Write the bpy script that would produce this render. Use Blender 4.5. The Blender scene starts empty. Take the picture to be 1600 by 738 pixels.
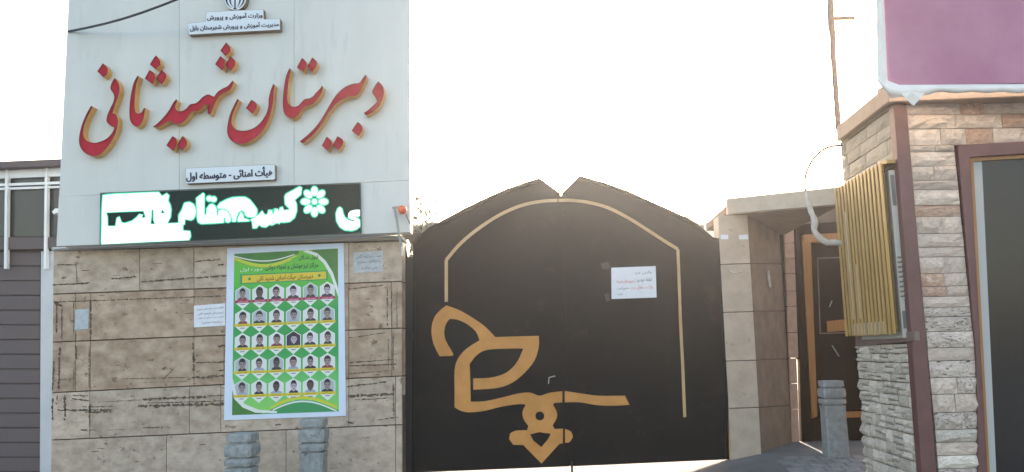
import bpy, bmesh, math, random, unicodedata
from mathutils import Vector, Matrix, noise
from mathutils.geometry import tessellate_polygon
random.seed(7)
SC = bpy.context.scene
COL = SC.collection

# ------------------------------------------------------------------ camera
F = 1309.0
EYE = Vector((0, 0, 1.46))
yv = Vector((80, -181, -F)).normalized()            # world +Y in camera axes
zv = Vector((-224, 9370, -F)); zv = (zv - yv * zv.dot(yv)).normalized()
xv = yv.cross(zv).normalized()
R = Matrix((xv, yv, zv))                             # camera -> world
cam_d = bpy.data.cameras.new('camera'); cam = bpy.data.objects.new('camera', cam_d)
COL.objects.link(cam); cam.matrix_world = Matrix.Translation(EYE) @ R.to_4x4()
cam_d.sensor_width = 36; cam_d.lens = 36 * F / 1600; cam_d.clip_end = 3000
SC.camera = cam

# ------------------------------------------------------------------ light
SUN_EL, SUN_AZ = math.radians(18), math.radians(4)   # azimuth from +Y towards +X
w = bpy.data.worlds.new('World'); SC.world = w; w.use_nodes = True
nt = w.node_tree; bg = nt.nodes['Background']
sky = nt.nodes.new('ShaderNodeTexSky'); sky.sky_type = 'NISHITA'; sky.sun_disc = False
sky.sun_elevation = SUN_EL; sky.sun_rotation = SUN_AZ
sky.air_density = 1.0; sky.dust_density = 2.5; sky.ozone_density = 1.0
tint = nt.nodes.new('ShaderNodeMix'); tint.data_type = 'RGBA'; tint.blend_type = 'MULTIPLY'; tint.inputs[0].default_value = 1
tint.inputs[7].default_value = (1.16, .97, .80, 1)          # warm tint added to take the blue out of the sky light
nt.links.new(sky.outputs[0], tint.inputs[6]); nt.links.new(tint.outputs[2], bg.inputs[0]); bg.inputs[1].default_value = 0.15
sd = bpy.data.lights.new('sun', 'SUN'); sun = bpy.data.objects.new('sun', sd); COL.objects.link(sun)
sd.energy = 3.0; sd.angle = math.radians(0.5); sd.color = (1, .9, .78)
sdir = Vector((math.sin(SUN_AZ) * math.cos(SUN_EL), math.cos(SUN_AZ) * math.cos(SUN_EL), math.sin(SUN_EL)))
sun.rotation_euler = sdir.to_track_quat('Z', 'Y').to_euler(); sun.location = (0, 60, 30)
SC.view_settings.view_transform = 'Standard'; SC.view_settings.look = 'None'
SC.view_settings.exposure = 2.15; SC.view_settings.gamma = 1

# ------------------------------------------------------------------ projection of measured points on real planes
class Pl:
    def __init__(s, p, n): s.p = Vector(p); s.n = Vector(n).normalized()    # n looks towards the viewer
    def at(s, u, v, off=0.0):
        d = R @ Vector((u - 800, 369 - v, -F))
        q = s.p + s.n * off
        return EYE + d * ((q - EYE).dot(s.n) / d.dot(s.n))
def YP(y): return Pl((0, y, 0), (0, -1, 0))
WALL, PANEL, GATE = YP(10.75), YP(10.45), YP(11.0)

# ------------------------------------------------------------------ objects
WO = {}
def cp(o, label=None, cat=None, group=None, kind=None):
    if label: o['label'] = label
    if cat: o['category'] = cat
    if group: o['group'] = group
    if kind: o['kind'] = kind
    return o
def empty(name, loc, label, cat, group=None):
    o = bpy.data.objects.new(name, None); COL.objects.link(o); o.location = loc; o.empty_display_size = .1
    WO[o.name] = Vector(loc); return cp(o, label, cat, group)
def mesh(name, verts, faces, mats, parent=None, mi=None, smooth=False, origin=None):
    verts = [Vector(v) for v in verts]
    if origin is None:
        origin = sum(verts, Vector()) / len(verts)
        if parent is None: origin.z = min(v.z for v in verts)
    m = bpy.data.meshes.new(name); m.from_pydata([v - origin for v in verts], [], faces)
    if not isinstance(mats, (list, tuple)): mats = [mats]
    for k in mats: m.materials.append(k)
    if mi: m.polygons.foreach_set('material_index', mi)
    if smooth: m.polygons.foreach_set('use_smooth', [True] * len(m.polygons))
    m.update()
    o = bpy.data.objects.new(name, m); COL.objects.link(o)
    WO[o.name] = origin
    if parent: o.parent = parent; o.location = origin - WO[parent.name]
    else: o.location = origin
    return o
def recalc(o):
    bm = bmesh.new(); bm.from_mesh(o.data); bmesh.ops.recalc_face_normals(bm, faces=bm.faces); bm.to_mesh(o.data); bm.free(); return o
class MB:
    def __init__(s): s.v = []; s.f = []; s.m = []
    def add(s, verts, faces, mi=0):
        b = len(s.v); s.v += [Vector(v) for v in verts]; s.f += [[i + b for i in f] for f in faces]; s.m += [mi] * len(faces)
    def box(s, a, b, mi=0):
        x0, y0, z0 = a; x1, y1, z1 = b
        s.add([(x0,y0,z0),(x1,y0,z0),(x1,y1,z0),(x0,y1,z0),(x0,y0,z1),(x1,y0,z1),(x1,y1,z1),(x0,y1,z1)],
              [(0,3,2,1),(4,5,6,7),(0,1,5,4),(1,2,6,5),(2,3,7,6),(3,0,4,7)], mi)
    def tube(s, pts, r, n=8, mi=0):
        pts = [Vector(p) for p in pts]; b = len(s.v)
        rs = r if isinstance(r, (list, tuple)) else [r] * len(pts)
        for i, p in enumerate(pts):
            t = (pts[min(i+1, len(pts)-1)] - pts[max(i-1, 0)]).normalized()
            a = t.orthogonal().normalized() if i == 0 else (a - t * a.dot(t)).normalized()
            c = t.cross(a)
            for k in range(n):
                g = 2 * math.pi * k / n; s.v.append(p + (a * math.cos(g) + c * math.sin(g)) * rs[i])
        for i in range(len(pts) - 1):
            for k in range(n):
                k2 = (k + 1) % n; s.f.append([b+i*n+k, b+i*n+k2, b+(i+1)*n+k2, b+(i+1)*n+k]); s.m.append(mi)
        s.f.append([b + k for k in range(n)][::-1]); s.m.append(mi)
        s.f.append([b + (len(pts)-1)*n + k for k in range(n)]); s.m.append(mi)
    def prism(s, front, depth, mi=0, holes=()):
        # front: loop of 3-D points; depth: vector to the back
        loops = [list(front)] + [list(h) for h in holes]
        b = len(s.v); flat = [p for l in loops for p in l]; n = len(flat)
        s.v += [Vector(p) for p in flat] + [Vector(p) + depth for p in flat]
        for t in tessellate_polygon(loops):
            s.f.append([b+t[0], b+t[1], b+t[2]]); s.f.append([b+n+t[2], b+n+t[1], b+n+t[0]]); s.m += [mi, mi]
        k = 0
        for l in loops:
            m_ = len(l)
            for i in range(m_):
                j = (i + 1) % m_; s.f.append([b+k+i, b+k+j, b+n+k+j, b+n+k+i]); s.m.append(mi)
            k += m_
    def flat(s, loop, mi=0, holes=()):
        loops = [list(loop)] + [list(h) for h in holes]; flat = [p for l in loops for p in l]; b = len(s.v)
        s.v += [Vector(p) for p in flat]
        for t in tessellate_polygon(loops): s.f.append([b+t[0], b+t[1], b+t[2]]); s.m.append(mi)
    def build(s, name, mats, parent=None, smooth=False, fix=True, origin=None):
        o = mesh(name, s.v, s.f, mats, parent, s.m, smooth, origin)
        if fix: recalc(o)
        return o
def bevel(o, wd=.006, seg=1):
    bm = bmesh.new(); bm.from_mesh(o.data)
    bmesh.ops.remove_doubles(bm, verts=bm.verts, dist=1e-5)
    es = [e for e in bm.edges if len(e.link_faces) == 2 and e.calc_face_angle(0) > .5]
    bmesh.ops.bevel(bm, geom=es, offset=wd, segments=seg, affect='EDGES', profile=.6)
    bm.to_mesh(o.data); bm.free(); return o
def prism(name, pts, pl, th, mat, parent=None, holes=(), bev=0, off=0):
    b = MB(); b.prism([pl.at(u, v, off) for u, v in pts], -pl.n * th, 0, [[pl.at(u, v, off) for u, v in h] for h in holes])
    o = b.build(name, mat, parent)
    return bevel(o, bev) if bev else o
def quad(u0, v0, u1, v1): return [(u0, v0), (u1, v0), (u1, v1), (u0, v1)]
def smooth(pts, n=4, ang=62):
    # closed Catmull-Rom, sharp corners kept
    N = len(pts); P = [Vector(p) for p in pts]; out = []
    def corner(i):
        a = (P[i] - P[i-1]); b = (P[(i+1) % N] - P[i])
        return a.length > 0 and b.length > 0 and a.angle(b) > math.radians(ang)
    for i in range(N):
        p1, p2 = P[i], P[(i+1) % N]
        p0 = p1 - (p2 - p1) * .3 if corner(i) else P[i-1]
        p3 = p2 + (p2 - p1) * .3 if corner((i+1) % N) else P[(i+2) % N]
        for k in range(n):
            t = k / n
            out.append(.5 * ((2*p1) + (p2-p0)*t + (2*p0-5*p1+4*p2-p3)*t*t + (3*p1-p0-3*p2+p3)*t**3))
    return [(p.x, p.y) for p in out]
def inset(pts, d):
    P = [Vector(p) for p in pts]; N = len(P)
    area = sum(P[i].x * P[(i+1) % N].y - P[(i+1) % N].x * P[i].y for i in range(N))
    sg = 1 if area > 0 else -1; out = []
    for i in range(N):
        a = (P[i] - P[i-1]); b = (P[(i+1) % N] - P[i])
        if a.length < 1e-9: a = b
        if b.length < 1e-9: b = a
        na = Vector((-a.y, a.x)).normalized(); nb = Vector((-b.y, b.x)).normalized()
        m = na + nb
        m = na if m.length < .3 else m.normalized()
        out.append(tuple(P[i] + m * d * sg))
    return out
def C(ox, oy, s, txt):
    return [(ox + float(a.split(',')[0]) / s, oy + float(a.split(',')[1]) / s) for a in txt.split()]
def circ(cx, cy, r, n=14, ry=None, rot=0):
    ry = ry or r; o = []
    for k in range(n):
        a = 2*math.pi*k/n; x, y = r*math.cos(a), ry*math.sin(a)
        o.append((cx + x*math.cos(rot) - y*math.sin(rot), cy + x*math.sin(rot) + y*math.cos(rot)))
    return o

# ------------------------------------------------------------------ materials
def lin(c):
    f = lambda x: x / 12.92 if x <= .04045 else ((x + .055) / 1.055) ** 2.4
    return tuple(f(x / 255) for x in c) + (1,)
def mat(name, c1, c2=None, scale=4, rough=.7, bump=0, bscale=None, rnd=0, metal=0, spec=.5, detail=6, stretch=None, dist=.02, dirt=None):
    m = bpy.data.materials.new(name); m.use_nodes = True; t = m.node_tree; N = t.nodes; L = t.links
    p = N['Principled BSDF']; p.inputs['Roughness'].default_value = rough
    p.inputs['Metallic'].default_value = metal; p.inputs['Specular IOR Level'].default_value = spec
    c1 = tuple(c1)[:3] + (1,)
    tc = N.new('ShaderNodeTexCoord'); mp = N.new('ShaderNodeMapping'); L.new(tc.outputs['Object'], mp.inputs[0])
    oi = N.new('ShaderNodeObjectInfo'); ad = N.new('ShaderNodeVectorMath'); ad.operation = 'ADD'
    sc = N.new('ShaderNodeVectorMath'); sc.operation = 'SCALE'; sc.inputs[3].default_value = 37
    cb = N.new('ShaderNodeCombineXYZ')
    for k in range(3): L.new(oi.outputs['Random'], cb.inputs[k])
    L.new(cb.outputs[0], sc.inputs[0]); L.new(mp.outputs[0], ad.inputs[0]); L.new(sc.outputs[0], ad.inputs[1])
    if stretch: mp.inputs['Scale'].default_value = stretch
    vec = ad.outputs[0]; col = None
    if c2 is not None:
        n = N.new('ShaderNodeTexNoise'); n.inputs['Scale'].default_value = scale; n.inputs['Detail'].default_value = detail
        n.inputs['Roughness'].default_value = .6
        L.new(vec, n.inputs['Vector']); r = N.new('ShaderNodeValToRGB'); L.new(n.outputs[0], r.inputs[0])
        r.color_ramp.elements[0].position = .32; r.color_ramp.elements[1].position = .68
        r.color_ramp.elements[0].color = c1; r.color_ramp.elements[1].color = tuple(c2)[:3] + (1,)
        col = r.outputs[0]
    if dirt:       # (colour, scale, threshold)
        n = N.new('ShaderNodeTexNoise'); n.inputs['Scale'].default_value = dirt[1]; n.inputs['Detail'].default_value = 8; n.inputs['Roughness'].default_value = .7
        L.new(vec, n.inputs['Vector']); r = N.new('ShaderNodeValToRGB'); L.new(n.outputs[0], r.inputs[0])
        r.color_ramp.elements[0].position = dirt[2]; r.color_ramp.elements[1].position = dirt[2] + .08
        x = N.new('ShaderNodeMix'); x.data_type = 'RGBA'; L.new(r.outputs[0], x.inputs[0])
        if col: L.new(col, x.inputs[6])
        else: x.inputs[6].default_value = c1
        x.inputs[7].default_value = tuple(dirt[0])[:3] + (1,); col = x.outputs[2]
    if rnd:
        h = N.new('ShaderNodeHueSaturation'); mr = N.new('ShaderNodeMapRange'); L.new(oi.outputs['Random'], mr.inputs[0])
        mr.inputs[3].default_value = 1 - rnd; mr.inputs[4].default_value = 1 + rnd; L.new(mr.outputs[0], h.inputs['Value'])
        if col: L.new(col, h.inputs['Color'])
        else: h.inputs['Color'].default_value = c1
        col = h.outputs[0]
    if col: L.new(col, p.inputs['Base Color'])
    else: p.inputs['Base Color'].default_value = c1
    if bump:
        n = N.new('ShaderNodeTexNoise'); n.inputs['Scale'].default_value = bscale or scale * 4; n.inputs['Detail'].default_value = 8
        L.new(vec, n.inputs['Vector']); b = N.new('ShaderNodeBump'); b.inputs['Strength'].default_value = bump; b.inputs['Distance'].default_value = dist
        L.new(n.outputs[0], b.inputs['Height']); L.new(b.outputs[0], p.inputs['Normal'])
    return m
def emis(name, c, s):
    m = bpy.data.materials.new(name); m.use_nodes = True; p = m.node_tree.nodes['Principled BSDF']
    p.inputs['Base Color'].default_value = (.02, .05, .04, 1); p.inputs['Emission Color'].default_value = tuple(c) + (1,)
    p.inputs['Emission Strength'].default_value = s; return m
M = dict(
    panel=mat('composite_panel', (.545,.58,.58), (.595,.63,.63), 1.2, .45, .05, 3, spec=.4, stretch=(1.6,1,.35), dirt=((.525,.555,.55), 2.6, .56)),
    panel_back=mat('panel_core', (.3,.32,.32), rough=.9),
    gold=mat('letter_brass', (.62,.34,.10), (.74,.44,.15), 9, .6, metal=.0),
    red=mat('letter_red_acrylic', (.36,.012,.022), (.46,.02,.05), 5, .6, spec=.2),
    rim_shade=mat('letter_rim_shade', (.10,.012,.018), rough=.5),  # dark ring paints the shading inside the letter rims
    plate=mat('plaque_white', (.62,.70,.78), rough=.4),
    plate_side=mat('plaque_side', (.16,.12,.08), (.22,.17,.12), 12, .6),
    ink=mat('ink_navy', (.012,.02,.05), rough=.6),
    ledboard=mat('led_board', (.004,.018,.017), (.007,.026,.024), 30, .7, .2, 200, dist=.004, spec=.25),
    ledframe=mat('led_frame', (.03,.05,.05), rough=.5),
    travertine=mat('travertine', (.33,.265,.21), (.53,.45,.37), 7, .8, .4, 60, rnd=.10, dist=.008, stretch=(.9,1,1.25), detail=12, dirt=((.12,.095,.075), 9, .60)),
    travertine_warm=mat('travertine_brown', (.27,.19,.135), (.49,.385,.295), 5, .8, .4, 60, rnd=.08, dist=.008, stretch=(.9,1,1.25), detail=12, dirt=((.12,.08,.055), 8, .59)),
    crack=mat('gouge_dark', (.055,.042,.034), (.17,.135,.105), 26, .95),
    mortar=mat('mortar', (.07,.055,.045), (.12,.10,.08), 10, .95, .4, 60),
    grout=mat('wall_cap', (.4,.4,.38), rough=.8),
    black=mat('gate_black_paint', (.006,.006,.0075), (.009,.0085,.009), 1.6, .5, .12, 2.2, spec=.16, dist=.03, dirt=((.017,.0145,.0125), 2.4, .58)),
    blackmat=mat('black_steel', (.012,.012,.013), rough=.7),
    emblem=mat('emblem_gold_paint', (.43,.20,.055), (.54,.265,.08), 4, .6, .1, 40, dist=.004, spec=.3),
    trim=mat('trim_gold_paint', (.40,.27,.13), (.48,.34,.18), 4, .5),
    paper=mat('paper', (.66,.70,.78), (.72,.76,.83), 8, .8),
    paper_old=mat('paper_weathered', (.38,.42,.47), (.48,.52,.56), 14, .8),
    redink=mat('ink_red', (.5,.05,.08), rough=.8), greyink=mat('ink_grey', (.12,.14,.2), rough=.8),
    block=mat('limestone_block', (.40,.33,.27), (.52,.445,.375), 4, .85, .4, 35, rnd=.06, dist=.008, dirt=((.30,.25,.21), 9, .62)),
    block_shaded=mat('limestone_block_shaded', (.14,.10,.078), (.21,.155,.12), 4, .85, .4, 35, rnd=.05, dist=.008),  # darker copy of the limestone, shade of the angled wall in its colour
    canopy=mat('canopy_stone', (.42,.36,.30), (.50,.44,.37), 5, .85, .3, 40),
    soffit=mat('soffit_plaster_shaded', (.12,.09,.075), (.16,.12,.10), 5, .9, .2, 40),  # colour darkened for the shade under the canopy
    pink=mat('jamb_brick', (.40,.27,.22), (.48,.34,.28), 12, .85, .4, 60, rnd=.08),
    doorbrown=mat('door_dark_brown', (.013,.008,.006), (.022,.013,.009), 5, .7, spec=.15, stretch=(1,1,.15)),
    doorgold=mat('door_golden_wood', (.26,.12,.035), (.36,.18,.06), 8, .45, stretch=(4,4,.3)),
    bollard=mat('bollard_stone', (.20,.22,.235), (.34,.37,.38), 14, .75, .6, 30, rnd=.05, dist=.015, dirt=((.09,.10,.105), 8, .60)),
    ledge=mat('ledger_stone', (.48,.44,.38), (.84,.78,.70), 7, .85, .6, 22, rnd=.22, dist=.02, dirt=((.20,.17,.14), 9, .64)),
    ledge2=mat('splitface_stone', (.68,.55,.47), (.92,.80,.71), 5, .85, .9, 20, rnd=.10, dist=.03, dirt=((.20,.11,.08), 9, .60)),
    ledge3=mat('splitface_rust', (.60,.33,.22), (.84,.68,.58), 5, .85, .9, 24, rnd=.2, dist=.03),
    stained=mat('splitface_stained', (.60,.50,.44), (.88,.79,.72), 5, .85, .9, 20, rnd=.10, dist=.03, dirt=((.07,.065,.07), 6, .54)),
    cream=mat('cream_stone', (.40,.36,.29), (.54,.49,.41), 9, .85, .7, 24, rnd=.07, dist=.02, dirt=((.24,.20,.15), 16, .62)),
    maroon=mat('maroon_steel', (.10,.042,.045), (.135,.06,.06), 6, .5, dirt=((.17,.06,.035), 5, .66)),
    beam=mat('taupe_beam', (.17,.12,.115), (.21,.155,.14), 5, .7),
    cornice=mat('cornice_stone', (.30,.23,.19), (.36,.28,.23), 7, .8, .3, 50),
    slat=mat('slat_wood', (.33,.205,.055), (.50,.33,.11), 10, .6, .3, 30, rnd=.12, stretch=(3,3,.25), dist=.006),
    slatback=mat('slat_backing', (.16,.10,.03), rough=.8),
    acwhite=mat('ac_plastic', (.42,.42,.40), (.48,.47,.45), 4, .5), acdark=mat('ac_vent_dark', (.14,.15,.15), rough=.7),
    wrap=mat('pipe_wrap', (.42,.42,.41), (.58,.58,.56), 16, .8, .6, 60, dist=.01),
    pipe=mat('rusty_pipe', (.20,.14,.12), (.30,.23,.20), 25, .8, .8, 60, dist=.02),
    banner=mat('banner_purple', (.36,.14,.245), (.43,.20,.31), 1.6, .55, .15, 2.5, dist=.06, dirt=((.25,.11,.16), 2.2, .70)),
    hem=mat('banner_white_cloth', (.72,.72,.72), (.80,.80,.79), 7, .8, .3, 12),
    glass=mat('window_glass', (.02,.022,.025), rough=.15, spec=.3),
    curtain=mat('curtain_pale', (.40,.42,.43), rough=.9),
    orange=mat('siren_orange', (.75,.10,.03), (.8,.16,.05), 9, .3), steel=mat('galvanised', (.24,.27,.27), (.32,.35,.35), 20, .5, metal=.3),
    asphalt=mat('asphalt', (.11,.115,.12), (.165,.17,.18), 2.2, .9, .5, 120, dist=.006, dirt=((.065,.07,.075), 6, .6)),
    paver=mat('concrete_paver', (.16,.17,.18), (.24,.25,.26), 9, .9, .4, 60, rnd=.12),
    white=mat('white_aluminium', (.60,.66,.72), rough=.4), plaster=mat('blue_grey_plaster', (.40,.46,.52), (.47,.53,.58), 2, .85, .1, 30),
    darkglass=mat('dark_glass', (.03,.035,.037), rough=.25), grey=mat('dark_eave', (.10,.09,.10), rough=.8),
    residue=mat('tape_residue', (.03,.028,.027), (.05,.047,.045), 40, .9),
    far=mat('far_plaster', (.5,.47,.42), (.56,.53,.48), 1, .9), cable=mat('cable_black', (.02,.03,.045), rough=.6),
    leaf=mat('leaf', (.09,.10,.08), (.15,.16,.12), 3, .7, rnd=.2), bark=mat('bark', (.13,.10,.08), rough=.9),
)
LW = emis('led_lit', (.84, 1.0, .95), .30); LG = emis('led_green_halo', (.0, .55, .30), .32)  # green emission paints the halo around the lit words

# ------------------------------------------------------------------ Persian lettering
FORMS = {}
for c in list(range(0xFB50, 0xFC00)) + list(range(0xFE80, 0xFEF5)):
    d = unicodedata.decomposition(chr(c)).split()
    if len(d) == 2: FORMS.setdefault(chr(int(d[1], 16)), {})[d[0]] = chr(c)
def shape(s):
    out = []
    for i, ch in enumerate(s):
        f = FORMS.get(ch)
        if not f: out.append(ch); continue
        pj = i > 0 and '<initial>' in FORMS.get(s[i-1], {})
        nj = i+1 < len(s) and s[i+1] in FORMS and '<final>' in FORMS[s[i+1]] and '<initial>' in f
        k = '<medial>' if pj and nj else '<final>' if pj else '<initial>' if nj else '<isolated>'
        out.append(f.get(k, ch))
    return ''.join(reversed(out))
def text_mesh(body, bold=.02):
    c = bpy.data.curves.new('t', 'FONT'); c.body = shape(body); c.offset = bold; c.resolution_u = 3
    o = bpy.data.objects.new('t', c); COL.objects.link(o); bpy.context.view_layer.update()
    m = bpy.data.meshes.new_from_object(o.evaluated_get(bpy.context.evaluated_depsgraph_get()))
    v = [(a.co.x, a.co.y) for a in m.vertices]; f = [list(p.vertices) for p in m.polygons]
    bpy.data.objects.remove(o); bpy.data.curves.remove(c); bpy.data.meshes.remove(m)
    return v, f
def bil(q, s, t):       # q = TL TR BR BL in photo units
    return tuple((q[0][k]*(1-s) + q[1][k]*s)*(1-t) + (q[3][k]*(1-s) + q[2][k]*s)*t for k in (0, 1))
def add_text(mb, body, q, pl, off, mi=0, bold=.02, heavy=0):
    v, f = text_mesh(body, bold)
    x0, x1 = min(a[0] for a in v), max(a[0] for a in v); y0, y1 = min(a[1] for a in v), max(a[1] for a in v)
    P = [pl.at(*bil(q, (a[0]-x0)/(x1-x0), (y1-a[1])/(y1-y0)), off) for a in v]
    mb.add(P, f, mi)
    if heavy:
        for k, (sx_, sy_) in enumerate(((heavy, 0), (-heavy, 0), (0, heavy*.7))):
            mb.add([p + Vector((sx_, -.0001*(k+1), sy_)) for p in P], f, mi)

# ================================================================== SETTING: ground
def gz(x, y):
    b = .15 - .19 * max(0, 2.5 - x)
    b = max(b, -.34)
    return max(b - .085 * min(max(10.9 - y, 0), 3.5), -.5)
xs = [-400,-200,-60,-25,-12] + [-8+.2*i for i in range(81)] + [12,25,60,200,400]
ys = [-200,-100,-30,-10,-4,0,2] + [4+.2*i for i in range(60)] + [18,25,40,80,200,400]
gv = [(x, y, gz(x, y)) for y in ys for x in xs]; nx = len(xs)
gf = [(j*nx+i, j*nx+i+1, (j+1)*nx+i+1, (j+1)*nx+i) for j in range(len(ys)-1) for i in range(nx-1)]
ground = mesh('ground', gv, gf, M['asphalt'], smooth=True, origin=Vector((0,0,0))); ground['kind'] = 'structure'
# pavers before the guard house
pm = None
for j in range(8):
    for i in range(9):
        x = 2.6 + i*.205 + (.1 if j % 2 else 0); y = 9.1 + j*.205
        if pm is None:
            b = MB(); b.box((-.098,-.098,-.03), (.098,.098,.012)); pm = bevel(b.build('paver', M['paver'], ground, origin=Vector((0,0,0))), .006); o = pm
        else:
            o = pm.copy(); COL.objects.link(o)
        o.location = (x, y, gz(x, y) + random.uniform(0, .003)); o.rotation_euler = (math.atan(.085) + random.uniform(-.006,.006), 0, random.uniform(-.02,.02))

# ================================================================== SIGN BOARD (upper facade)
L0 = lambda v: 107 - 19 * v / 385            # left edge of the board
R0 = lambda v: 640.5
SB = empty('sign_board', PANEL.at(365, 384), 'tall pale blue composite panel board carrying the red school name above the stone wall', 'sign board')
seam = lambda u: 307 - (u - 105) * 25 / 535
bot = lambda u: 385 - (u - 88) * 22 / 552
cols = [(None, 280), (280, 459.5), (459.5, 640.5)]
for a, b_ in cols:
    g = .4
    x0 = (lambda v: L0(v)) if a is None else (lambda v, a=a: a + g/2)
    for (t, bt) in ((-120, 'seam'),):
        pts = [(x0(t), t), (b_ - g/2, t), (b_ - g/2, seam(b_) - g/2), (x0(300), seam(x0(300)) - g/2)]
        prism('panel', pts, PANEL, .02, M['panel'], SB, bev=.002)
prism('panel', [(L0(307), seam(105)+g/2), (158.5, seam(158)+g/2), (157.5, bot(158)), (88, 385)], PANEL, .02, M['panel'], SB, bev=.002)
prism('panel', [(563, seam(563)+g/2), (640.5, seam(640)+g/2), (641, bot(641)), (564, bot(564))], PANEL, .02, M['panel'], SB, bev=.002)
prism('backing_frame', [(L0(-120)+2, -119), (639, -119), (639, bot(639)-1), (90, 384)], PANEL, .28, [M['panel']], SB, off=-.021)

# ---- raised school name
NAME = empty('school_name_lettering', PANEL.at(365, 240), 'large red calligraphic Persian school name in raised gold sided letters on the pale board', 'lettering')
FACE = .115
def letter(name, pts, n=4, ang=62):
    P = smooth(pts, n, ang) if n > 1 else pts
    cl = [P[0]]
    for p in P[1:]:
        if (Vector(p) - Vector(cl[-1])).length > .12: cl.append(p)
    P = cl
    rim = inset(P, .75); fr = FACE
    A = [PANEL.at(u, v, fr) for u, v in P]; B = [PANEL.at(u, v, fr) for u, v in rim]; D = [PANEL.at(u, v, fr-.012) for u, v in rim]
    n_ = len(P); mb = MB()
    mb.v = A + [a + Vector((0, FACE, 0)) for a in A] + B + D
    for i in range(n_):
        j = (i+1) % n_
        mb.f += [[i, j, n_+j, n_+i], [i, j, 2*n_+j, 2*n_+i], [2*n_+i, 2*n_+j, 3*n_+j, 3*n_+i]]; mb.m += [0, 1, 1]
    o = mb.build(name, [M['gold'], M['rim_shade']], NAME, fix=False)
    f = MB(); f.flat(D); f.build('face', M['red'], o, fix=False)
A_ = (110, 80, 4.1); B_ = (200, 60, 3.884); C_ = (345, 80, 4.61); D_ = (460, 90, 4.6125)
letter('letter', C(*A_, '132,350 100,408 72,478 56,550 58,600 78,638 110,663 150,674 190,662 232,622 265,575 290,525 302,480 304,440 292,410 270,398 285,345 303,300 315,250 308,205 283,172 264,205 257,243 280,283 275,325 255,368 235,415 232,450 252,474 282,492 268,522 238,556 200,577 155,588 112,578 86,550 84,500 98,450 120,400 143,358'))
letter('letter', C(*A_, '430,158 407,200 389,270 380,340 378,410 386,452 407,478 432,485 455,464 470,425 480,364 468,368 456,392 434,402 416,388 411,350 414,290 421,220 436,165'))
letter('letter', C(*B_, '150,538 180,515 215,480 250,435 272,395 292,370 298,382 286,415 300,440 330,441 355,426 378,401 410,395 430,380 455,355 485,341 510,350 522,355 545,325 575,305 605,290 634,256 642,266 625,305 600,325 570,337 545,362 525,402 510,440 500,462 483,458 485,430 488,402 470,402 445,425 420,444 395,441 375,462 345,500 310,520 275,516 250,503 215,522 180,541'))
letter('letter', C(*C_, '120,343 90,400 62,470 46,550 49,600 70,640 110,664 160,668 210,650 260,615 305,565 340,505 365,430 378,350 382,290 386,245 378,236 360,280 346,340 342,400 325,455 290,510 245,550 190,571 140,573 102,560 79,525 79,480 97,425 130,352'))
letter('letter', C(*C_, '495,122 470,180 455,260 447,350 448,410 461,455 490,480 525,485 555,462 580,424 610,400 650,385 685,357 720,312 736,264 728,248 715,270 685,300 665,325 640,340 605,346 580,370 555,395 520,401 490,382 479,340 483,270 491,200 504,138'))
letter('letter', C(*D_, '510,125 488,155 468,183 420,190 370,210 330,240 290,285 250,350 215,410 170,480 110,545 60,588 38,605 64,616 110,580 160,530 205,470 245,402 290,347 330,312 380,287 440,276 470,247 500,190 520,137'))
letter('letter', C(*D_, '603,172 632,200 645,240 640,290 615,345 575,385 530,413 515,416 500,400 530,380 570,345 595,318 585,290 560,250 580,205'))
for q, s in ((A_, '207,78 235,105 238,140 213,170 172,130'), (B_, '168,103 193,133 197,160 165,188 132,158'), (B_, '130,192 156,210 165,240 150,280 102,245'),
             (B_, '203,192 228,215 232,240 205,280 170,243'), (B_, '595,25 618,50 622,78 592,108 560,75'), (B_, '560,108 588,130 588,165 572,195 528,158'),
             (B_, '620,108 648,135 648,165 622,198 592,160'), (B_, '270,593 292,612 295,645 275,685 232,650'), (B_, '330,592 352,615 358,645 330,680 298,650'),
             (C_, '220,350 252,372 258,405 228,452 180,412'), (C_, '585,48 612,75 618,108 598,150 548,118'), (C_, '658,45 690,75 690,105 660,150 624,112'),
             (D_, '455,463 485,490 490,525 465,568 412,528'), (D_, '232,570 262,595 268,625 240,675 197,635'), (D_, '310,567 345,590 350,625 318,672 276,632')):
    letter('dot', C(*q, s), 3, 50)

# ---- header plaque with emblem
HP = empty('ministry_plaque', PANEL.at(368, 57), 'stepped white plaque with two small Persian lines under an emblem, topmost on the board', 'plaque')
def plate(par, pts, off=.09):
    o = prism('plate', pts, PANEL, off, [M['plate_side']], par, off=off)
    f = prism('plate_face', inset(pts, .5), PANEL, .004, M['plate'], o, off=off+.003); return o
plate(HP, C(280, 0, 8.889, '118,325 360,300 375,165 1170,130 1175,270 1400,262 1402,415 128,485'))
c0 = C(280, 0, 8.889, '775,5')[0]
plate(HP, circ(c0[0], c0[1]-6, 18.5, 28, 22))
em = MB()
for sx in (1, -1):
    for (r, w0, h) in ((15.5, 2.6, 17), (9.6, 2.6, 15)):
        outer = [(c0[0]+sx*r*math.cos(a), c0[1]-4+h*math.sin(a)) for a in [math.radians(-75+150*k/14) for k in range(15)]]
        inn = [(c0[0]+sx*(r-w0*math.cos(a)**.7 if math.cos(a) > 0 else r)*math.cos(a)*.97, c0[1]-4+(h-.3)*math.sin(a)) for a in [math.radians(75-150*k/14) for k in range(15)]]
        em.flat([PANEL.at(u, v, .096) for u, v in outer + inn])
em.flat([PANEL.at(u, v, .0962) for u, v in [(c0[0]-1.1, -22), (c0[0]+1.1, -22), (c0[0]+1.1, 12), (c0[0]+3.5, 15), (c0[0]-3.5, 15), (c0[0]-1.1, 12)]])
em.build('emblem', M['ink'], HP, fix=False)
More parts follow.
